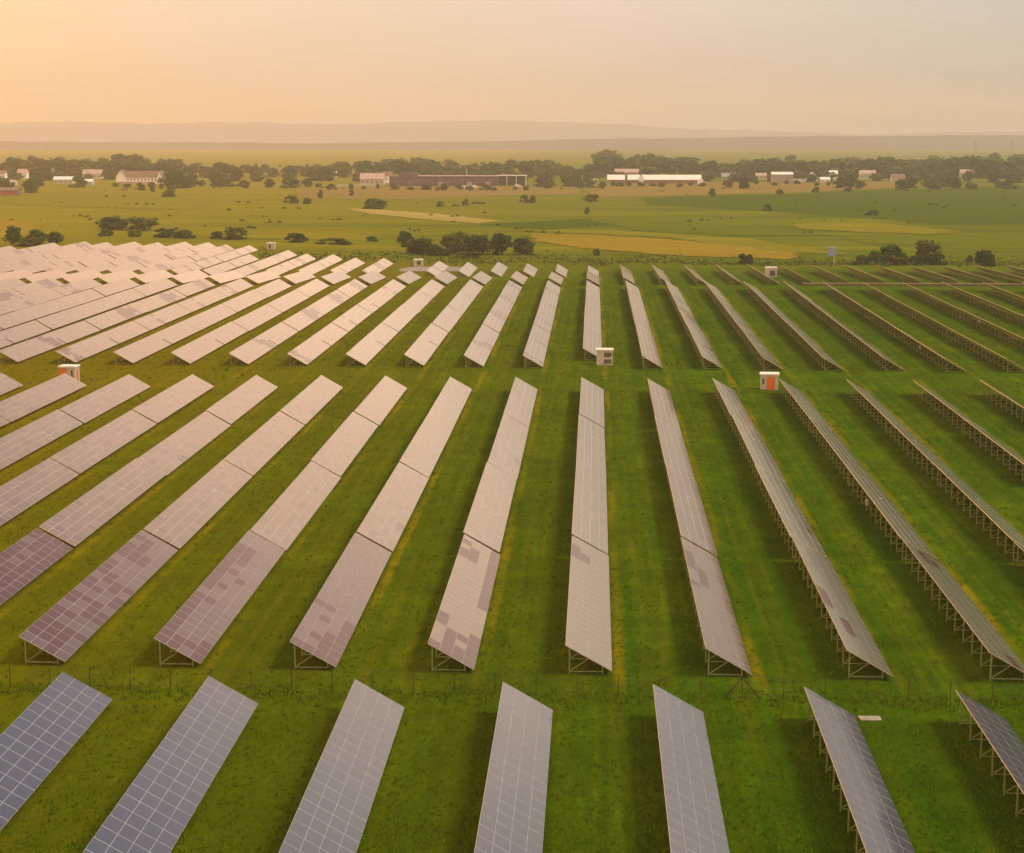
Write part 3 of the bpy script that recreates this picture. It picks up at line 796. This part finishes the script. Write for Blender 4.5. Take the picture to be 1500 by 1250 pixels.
# white school: long hall between two white gabled ends
def school():
    p = at(205, 270, -6); t = thing('school_building', 'long white building with brown roof and white gabled ends at left', 'building', (p.x, p.y, T(p.x, p.y)), R(-2))
    b = MB(); wallbox(b, -15.3, 17.3, 2, 13, 6.5, M_WHITE, 13); b.box(-23, -1.5, -.5, 12, 1.9, 2.6, M_ROOFP); link('wall', b.mesh('wall'), t)
    b = MB(); gable(b, -15, 17, 2, 13, 6.55, 13.0, M_ROOFB); link('roof', b.mesh('roof'), t)
    for x0, x1, hh, ap in ((-25, -15.3, 8, 14), (17.3, 23, 7, 13)):
        b = MB(); xm = (x0+x1)/2
        b.box(x0, 1, -.5, x1, 14, hh, M_WHITE)
        for y, s in ((1.02, 1), (13.98, -1)):
            q = [(x0,y,hh),(x1,y,hh),(xm,y,ap)]; b.face(q if s > 0 else q[::-1], M_WHITE)
        link('gable_wing', b.mesh('gable_wing'), t)
        b = MB()
        for q in ([(x0-.4,.6,hh-.3),(xm,.6,ap+.1),(xm,14.4,ap+.1),(x0-.4,14.4,hh-.3)], [(xm,.6,ap+.1),(x1+.4,.6,hh-.3),(x1+.4,14.4,hh-.3),(xm,14.4,ap+.1)]):
            b.face([(x, y, z+.3) for x, y, z in q], M_ROOFB); b.face([(x, y, z+.05) for x, y, z in reversed(q)], M_ROOFB)
        link('gable_roof', b.mesh('gable_roof'), t)
    windows(t, [-13+3.6*i for i in range(9)], 4.6, 1.6, 2.2, 2)
school()
# pale house with two gables and a white garden wall
house(545, 271, 24, 11, 5.5, 6, 'pale two storey house with a steep roof behind a white wall', M_CREAM, M_ROOFP, win=5, chim=True)
house(569, 268, 9, 9, 7.0, 4.5, 'pale annexe with white front at the right of the gabled house', M_WHITE, M_ROOFB, win=2, rz=R(8))
house(480, 261, 20, 9, 3.5, 4, 'pale roofed low house left of the gabled house', M_CREAM, M_ROOFW, win=4)
def garden_wall():
    p = at(525, 274, -6); t = thing('garden_wall', 'low white wall in front of the pale gabled house', 'wall', (p.x, p.y, T(p.x, p.y)))
    b = MB(); b.box(-21, -.2, -.5, 21, .2, 1.9, M_CREAM); link('masonry', b.mesh('masonry'), t)
    b = MB(); b.box(-21.2, -.3, 1.903, 21.2, .3, 2.1, M_ROOFW); link('coping', b.mesh('coping'), t)
garden_wall()
# long purple grey factory
def factory():
    p = at(672, 273, -6); t = thing('factory', 'long low purple grey factory with a pale roof line', 'building', (p.x, p.y, T(p.x, p.y)), R(1.0))
    b = MB(); b.box(-68, 0, -.5, 38, 26, 9.5, M_PURPLE); link('wall', b.mesh('wall'), t)
    b = MB(); b.box(-40, -.25, 9.503, 38.2, 26.2, 10.1, M_ROOFP); link('roof', b.mesh('roof'), t)
    b = MB(); b.box(-58, 3, 9.503, -41, 22, 12.5, M_PURPLE); link('roof_block', b.mesh('roof_block'), t)
    windows(t, [-62+7.2*i for i in range(14)], 5.2, 3.2, 2.0, 0)
    for x in (-20, 8, 26):
        b = MB(); b.box(x, -.06, 0, x+5, -.004, 4.2, M_GREY); link('gate', b.mesh('gate'), t)
factory()
def loading_bay():
    p = at(749, 272, -6); t = thing('open_shed', 'open sided shed with a pale flat roof at the right of the factory', 'shed', (p.x, p.y, T(p.x, p.y)))
    b = MB(); b.box(-14.5, -1, 9.4, 15, 14, 10.2, M_ROOFW); link('roof', b.mesh('roof'), t)
    b = MB(); b.box(-13.5, 10, -.3, 14, 13, 9.39, M_PURPLE); link('wall', b.mesh('wall'), t)
    for x in (-14, -4.5, 5, 14.4): b = MB(); b.box(x-.35, -.5, -.3, x+.35, .2, 9.39, M_WHITE); link('post', b.mesh('post'), t)
loading_bay()
def mast(u, v, h, label, r=.45):
    p = at(u, v, -6); t = thing('mast', label, 'mast', (p.x, p.y, T(p.x, p.y)))
    b = MB(); b.box(-r, -r, -.5, r, r, h*.55, M_WHITE); b.box(-r*.6, -r*.6, h*.55, r*.6, r*.6, h, M_WHITE); link('pole', b.mesh('pole'), t)
    b = MB(); b.box(-r*2, -.2, h-.6, r*2, .2, h-.3, M_GREY); link('crossarm', b.mesh('crossarm'), t)
mast(684, 271, 16, 'white mast rising in front of the purple factory')
mast(853, 270, 10, 'thin pale pole at the right of the treeline gap', .25)
def van(u, v, label, l=5.6):
    p = at(u, v, -6); t = thing('parked_van', label, 'van', (p.x, p.y, T(p.x, p.y)), 0, 'white vans parked before the factory')
    b = MB(); s = l/5.6
    prof = [(-2.8,.4),(2.8,.4),(2.8,1.2),(2.2,1.45),(1.6,2.5),(-2.7,2.6),(-2.8,2.3)]
    for y, o in ((-1, 1), (1, -1)):
        q = [(x*s, y, z) for x, z in prof]; b.face(q if o > 0 else q[::-1], M_WHITE)
    for i in range(len(prof)):
        (a, c), (d, e) = prof[i], prof[(i+1) % len(prof)]
        b.face([(a*s,1,c),(d*s,1,e),(d*s,-1,e),(a*s,-1,c)], M_WHITE)
    link('body', b.mesh('body'), t)
    b = MB(); b.box(.6*s, -1.02, 1.5, 1.7*s, -1.003, 2.2, M_GLASSW); link('window', b.mesh('window'), t)
    for x in (-1.7*s, 1.7*s):
        b = MB(); c = Vector((x, -1.02, .38))
        ring = [c + Vector((math.cos(6.283*i/14)*.38, 0, math.sin(6.283*i/14)*.38)) for i in range(14)]
        b.face(ring, M_POST); b.face([r + Vector((0, .25, 0)) for r in reversed(ring)], M_POST)
        for i in range(14): b.face([ring[i], ring[i-1], ring[i-1]+Vector((0,.25,0)), ring[i]+Vector((0,.25,0))], M_POST)
        link('wheel', b.mesh('wheel'), t)
van(680, 276, 'long white truck parked before the purple factory', 9)
van(696, 275.5, 'short white van right of the long white truck', 5)
van(759, 274.5, 'white van parked before the open sided shed', 6.5)
van(873, 266, 'white van left of the long white barn', 6)
# long white barn
def barn():
    p = at(966, 269, -6); t = thing('long_barn', 'long low barn with a bright white roof', 'barn', (p.x, p.y, T(p.x, p.y)), R(-1.5))
    b = MB(); b.box(-52, 0, -.5, 42, 16, 3.6, M_ROOFB); link('wall', b.mesh('wall'), t)
    b = MB()
    for x0, x1 in ((-54, -36), (-33, -20), (-18, 43)): gable(b, x0, x1, 0, 16, 3.62, 8.6, M_ROOFW, .3)
    link('roof', b.mesh('roof'), t)
    b = MB(); b.box(-21.5, -1.2, -.5, -16.5, -.01, 7.2, M_WHITE); link('porch', b.mesh('porch'), t)
    windows(t, [-12+6*i for i in range(9)], 1.9, 2.4, 1.4, 0)
    b = MB(); b.box(39, -1.4, -.3, 45, -.02, 4.6, M_WHITE); link('side_room', b.mesh('side_room'), t)
barn()
house(918, 259, 27, 10, 7.5, 4, 'house with a pinkish roof behind the long white barn', M_GREY, M_ROOFP, win=6, Y=2080)
# grey barn, white gabled house and others at right
house(1146, 268, 22, 12, 8.5, 2.5, 'big grey green barn with a pale roof at right', M_GREY, M_ROOFW, name='barn', cat='barn', win=0)
house(1115, 263, 12, 9, 4, 3, 'small house with a pale pink roof left of the grey barn', M_CREAM, M_ROOFP, win=3)
def white_house():
    p = at(1188, 267.5, -6); t = thing('house', 'white house with steep white gable and long low wing at right', 'house', (p.x, p.y, T(p.x, p.y)))
    b = MB(); b.box(-4.5, 0, -.5, 8, 10, 4.4, M_WHITE)
    for y, o in ((.02, 1), (9.98, -1)):
        q = [(-4.5, y, 4.4), (8, y, 4.4), (1.75, y, 10.6)]; b.face(q if o > 0 else q[::-1], M_WHITE)
    link('wall', b.mesh('wall'), t)
    b = MB()
    for q in ([(-5,-.5,4.0),(1.75,-.5,10.7),(1.75,10.5,10.7),(-5,10.5,4.0)], [(1.75,-.5,10.7),(8.5,-.5,4.0),(8.5,10.5,4.0),(1.75,10.5,10.7)]):
        b.face([(x, y, z+.25) for x, y, z in q], M_ROOFW); b.face([(x, y, z) for x, y, z in reversed(q)], M_ROOFW)
    link('roof', b.mesh('roof'), t)
    b = MB(); b.box(-20, 1, -.5, -4.52, 8, 3.0, M_WHITE); link('wing', b.mesh('wing'), t)
    b = MB(); b.box(-20.3, .7, 3.003, -4.53, 8.3, 3.4, M_ROOFW); link('wing_roof', b.mesh('wing_roof'), t)
    windows(t, [-1, 4.5], 2.4, 1.5, 1.6, 0)
white_house()
for u, Y, w, h, rh, lb, wl, rf in (
    (1221, 2040, 9, 7, 3.5, 'small white house higher up right of the white gabled house', M_WHITE, M_WHITE),
    (1209, 1930, 10, 3, 2.5, 'low white shed between the two white houses at right', M_WHITE, M_ROOFW),
    (1271, 2090, 18, 6, 4, 'house with a lilac pink roof in the trees at right', M_CREAM, M_ROOFP),
    (1316, 1950, 14, 4.5, 4, 'cream cottage half hidden among trees right of the lilac roof', M_CREAM, M_ROOFB),
    (1417, 2150, 16, 6, 4, 'pale pink roofed house among the far right trees', M_CREAM, M_ROOFP),
    (1490, 2250, 18, 5, 4, 'house with a grey blue roof at the right edge', M_GREY, M_BLUE),
    (1068, 2020, 16, 4, 4, 'low house with grey green roof right of the white barn', M_GREY, M_GREY),
    (32, 2060, 11, 6, 5, 'small house with a pale gable at the far left', M_WHITE, M_ROOFP),
    (2, 2030, 8, 6, 4, 'white walled house at the left edge of the picture', M_WHITE, M_ROOFB),
    (68, 2120, 16, 6, 5, 'pink roofed house right of the small pale gable', M_CREAM, M_ROOFP),
    (92, 1850, 20, 4, 3, 'long low white shed before the left village trees', M_CREAM, M_ROOFW),
    (128, 1800, 9, 3, 2.5, 'small pale shed left of the white school', M_CREAM, M_ROOFW),
    (135, 2040, 22, 6, 5, 'broad house with a pink brown roof left of the white school', M_CREAM, M_ROOFP),
    (14, 1770, 10, 3, 2.5, 'little pale hut at the left below the village', M_CREAM, M_ROOFP)):
    house(u, 0, w, 9, h, rh, lb, wl, rf, win=max(2, int(w/4.5)), Y=Y)
def red_shed():
    p = at(10, 287, -6); t = thing('long_shed', 'dark low shed with a row of red panels at the left edge', 'shed', (p.x, p.y, T(p.x, p.y)))
    b = MB(); b.box(-11, 0, -.5, 10, 8, 4.2, M_ROOFB); link('wall', b.mesh('wall'), t)
    b = MB(); gable(b, -11, 10, 0, 8, 4.22, 6.2, M_ROOFB, .3); link('roof', b.mesh('roof'), t)
    for i in range(4): b = MB(); b.box(-9.2+4.2*i, -.08, .8, -6.9+4.2*i, -.004, 2.9, M_RED); link('shutter', b.mesh('shutter'), t)
red_shed()
def pylon(u, Y, h, label):
    x = at_y(u, Y); t = thing('pylon', label, 'pylon', (x, Y, T(x, Y)), 0, 'pylons on the far plain')
    b = MB()
    for sx_ in (-1, 1):
        for sy in (-1, 1): b.bar((sx_*3, sy*3, 0), (sx_*.5, sy*.5, h), .5, M_STEEL)
    for i in range(7):
        f0, f1 = i/7, (i+1)/7; r0, r1 = 3-2.5*f0, 3-2.5*f1
        b.bar((-r0, -r0, h*f0), (r1, -r1, h*f1), .3, M_STEEL); b.bar((r0, -r0, h*f0), (-r1, -r1, h*f1), .3, M_STEEL)
    link('lattice', b.mesh('lattice'), t)
    b = MB()
    for z in (.78, .92): b.bar((-6, 0, h*z), (6, 0, h*z), .5, M_STEEL)
    link('crossarm', b.mesh('crossarm'), t)
pylon(1427, 3900, 40, 'faint lattice pylon beyond the right trees')
pylon(1480, 3900, 42, 'faint taller lattice pylon nearest the right edge')

# ------------------------------------------------------------------ rough grass, uncountable
def tufts(name, spots, seed, hh):
    rnd = random.Random(seed); b = MB()
    for x, y, s in spots:
        z = T(x, y)
        for j in range(5):
            a = rnd.uniform(0, 6.283); r = rnd.uniform(0, .25)*s; h = hh*s*rnd.uniform(.5, 1.2); wv = .05*s*rnd.uniform(.7, 1.4)
            p = Vector((x+math.cos(a)*r, y+math.sin(a)*r, z-.03)); t = Vector((math.cos(a+1.5), math.sin(a+1.5), 0))*wv
            tip = p + Vector((rnd.uniform(-.5, .5)*h, rnd.uniform(-.5, .5)*h, h))
            b.face([p-t, p+t, tip], M_TUFT)
    return tag(link(name, b.mesh(name)), None, None, kind='stuff')
rnd = random.Random(3); sp = []
for _ in range(1500):                      # along the fence and the foot of the front tables
    y = rnd.choice((rnd.gauss(126.2, .8), rnd.gauss(126.2, 1.6)))
    sp.append((rnd.uniform(-46, 34), y, rnd.uniform(.5, 1.3)))
tufts('rough_grass', sp, 1, .30)
sp = []
for _ in range(38000):                     # longer blades all over the sward
    y = 92 + 330*rnd.random()**2.1; hw = .36*y
    sp.append((rnd.uniform(-hw, hw*.75), y, rnd.uniform(.35, 1.1)*(1 + y/300)))
tufts('rough_grass', sp, 2, .15)
# scrub on the bank past the hindmost tables
def scrub():
    rnd = random.Random(9); b = MB()
    for _ in range(2400):
        u = rnd.uniform(380, 1500); y = rnd.gauss(0, 1)
        p = at(u, 378 + (u > 1000)*7 + y*4.5 + 2*math.sin(u*.03), -5); z = T(p.x, p.y); s = rnd.uniform(.3, .95)
        for j in range(5):
            d = Vector((rnd.gauss(0, 1), rnd.gauss(0, 1), abs(rnd.gauss(0, .7)))).normalized()
            q = Vector((p.x, p.y, z)) + d*s*.6; nrm = (d+Vector((rnd.gauss(0,.5), rnd.gauss(0,.5), .3))).normalized(); t = nrm.orthogonal().normalized()*s*.45; bt = nrm.cross(t)
            b.face([q-t-bt*.6, q+t*.4-bt, q+t+bt*.5, q-t*.3+bt], M_LEAF[2])
    tag(link('scrub', b.mesh('scrub')), None, None, kind='stuff')
scrub()

def meadow_scrub():
    rnd = random.Random(21); b = MB()
    for _ in range(110):
        p = at(rnd.uniform(0, 1500), 276 + 66*rnd.random()**1.3, -6); s = rnd.uniform(.5, 1.9)*rnd.choice((.6, 1, 1)); z = T(p.x, p.y)
        for q_ in range(rnd.choice((1, 1, 2, 4))):
            c = Vector((p.x + rnd.gauss(0, 6)*(q_ > 0), p.y + rnd.gauss(0, 5)*(q_ > 0), z))
            for j in range(14):
                d = Vector((rnd.gauss(0, 1.2), rnd.gauss(0, 1.2), abs(rnd.gauss(0, .8)))).normalized()
                q = c + d*s*rnd.uniform(.5, 1); nrm = (d+Vector((rnd.gauss(0,.5), rnd.gauss(0,.5), .3))).normalized(); t = nrm.orthogonal().normalized()*s*.42; bt = nrm.cross(t)
                b.face([q-t-bt*.6, q+t*.4-bt, q+t+bt*.5, q-t*.3+bt], M_LEAF[1 + (j % 2)])
    tag(link('meadow_scrub', b.mesh('meadow_scrub')), None, None, kind='stuff')
meadow_scrub()

# ------------------------------------------------------------------ the air
b = MB(); hz = bpy.data.materials.new('haze_air'); hz.use_nodes = True
hz.node_tree.nodes.clear()
ho = hz.node_tree.nodes.new('ShaderNodeOutputMaterial'); pv = hz.node_tree.nodes.new('ShaderNodeVolumePrincipled')
pv.inputs['Color'].default_value = (1, .94, .83, 1); pv.inputs['Density'].default_value = .00013; pv.inputs['Anisotropy'].default_value = .55
hz.node_tree.links.new(pv.outputs[0], ho.inputs['Volume'])
b.box(-9500, -600, -12, 9500, 14500, 320, hz)
tag(link('haze', b.mesh('haze')), None, None, kind='stuff')
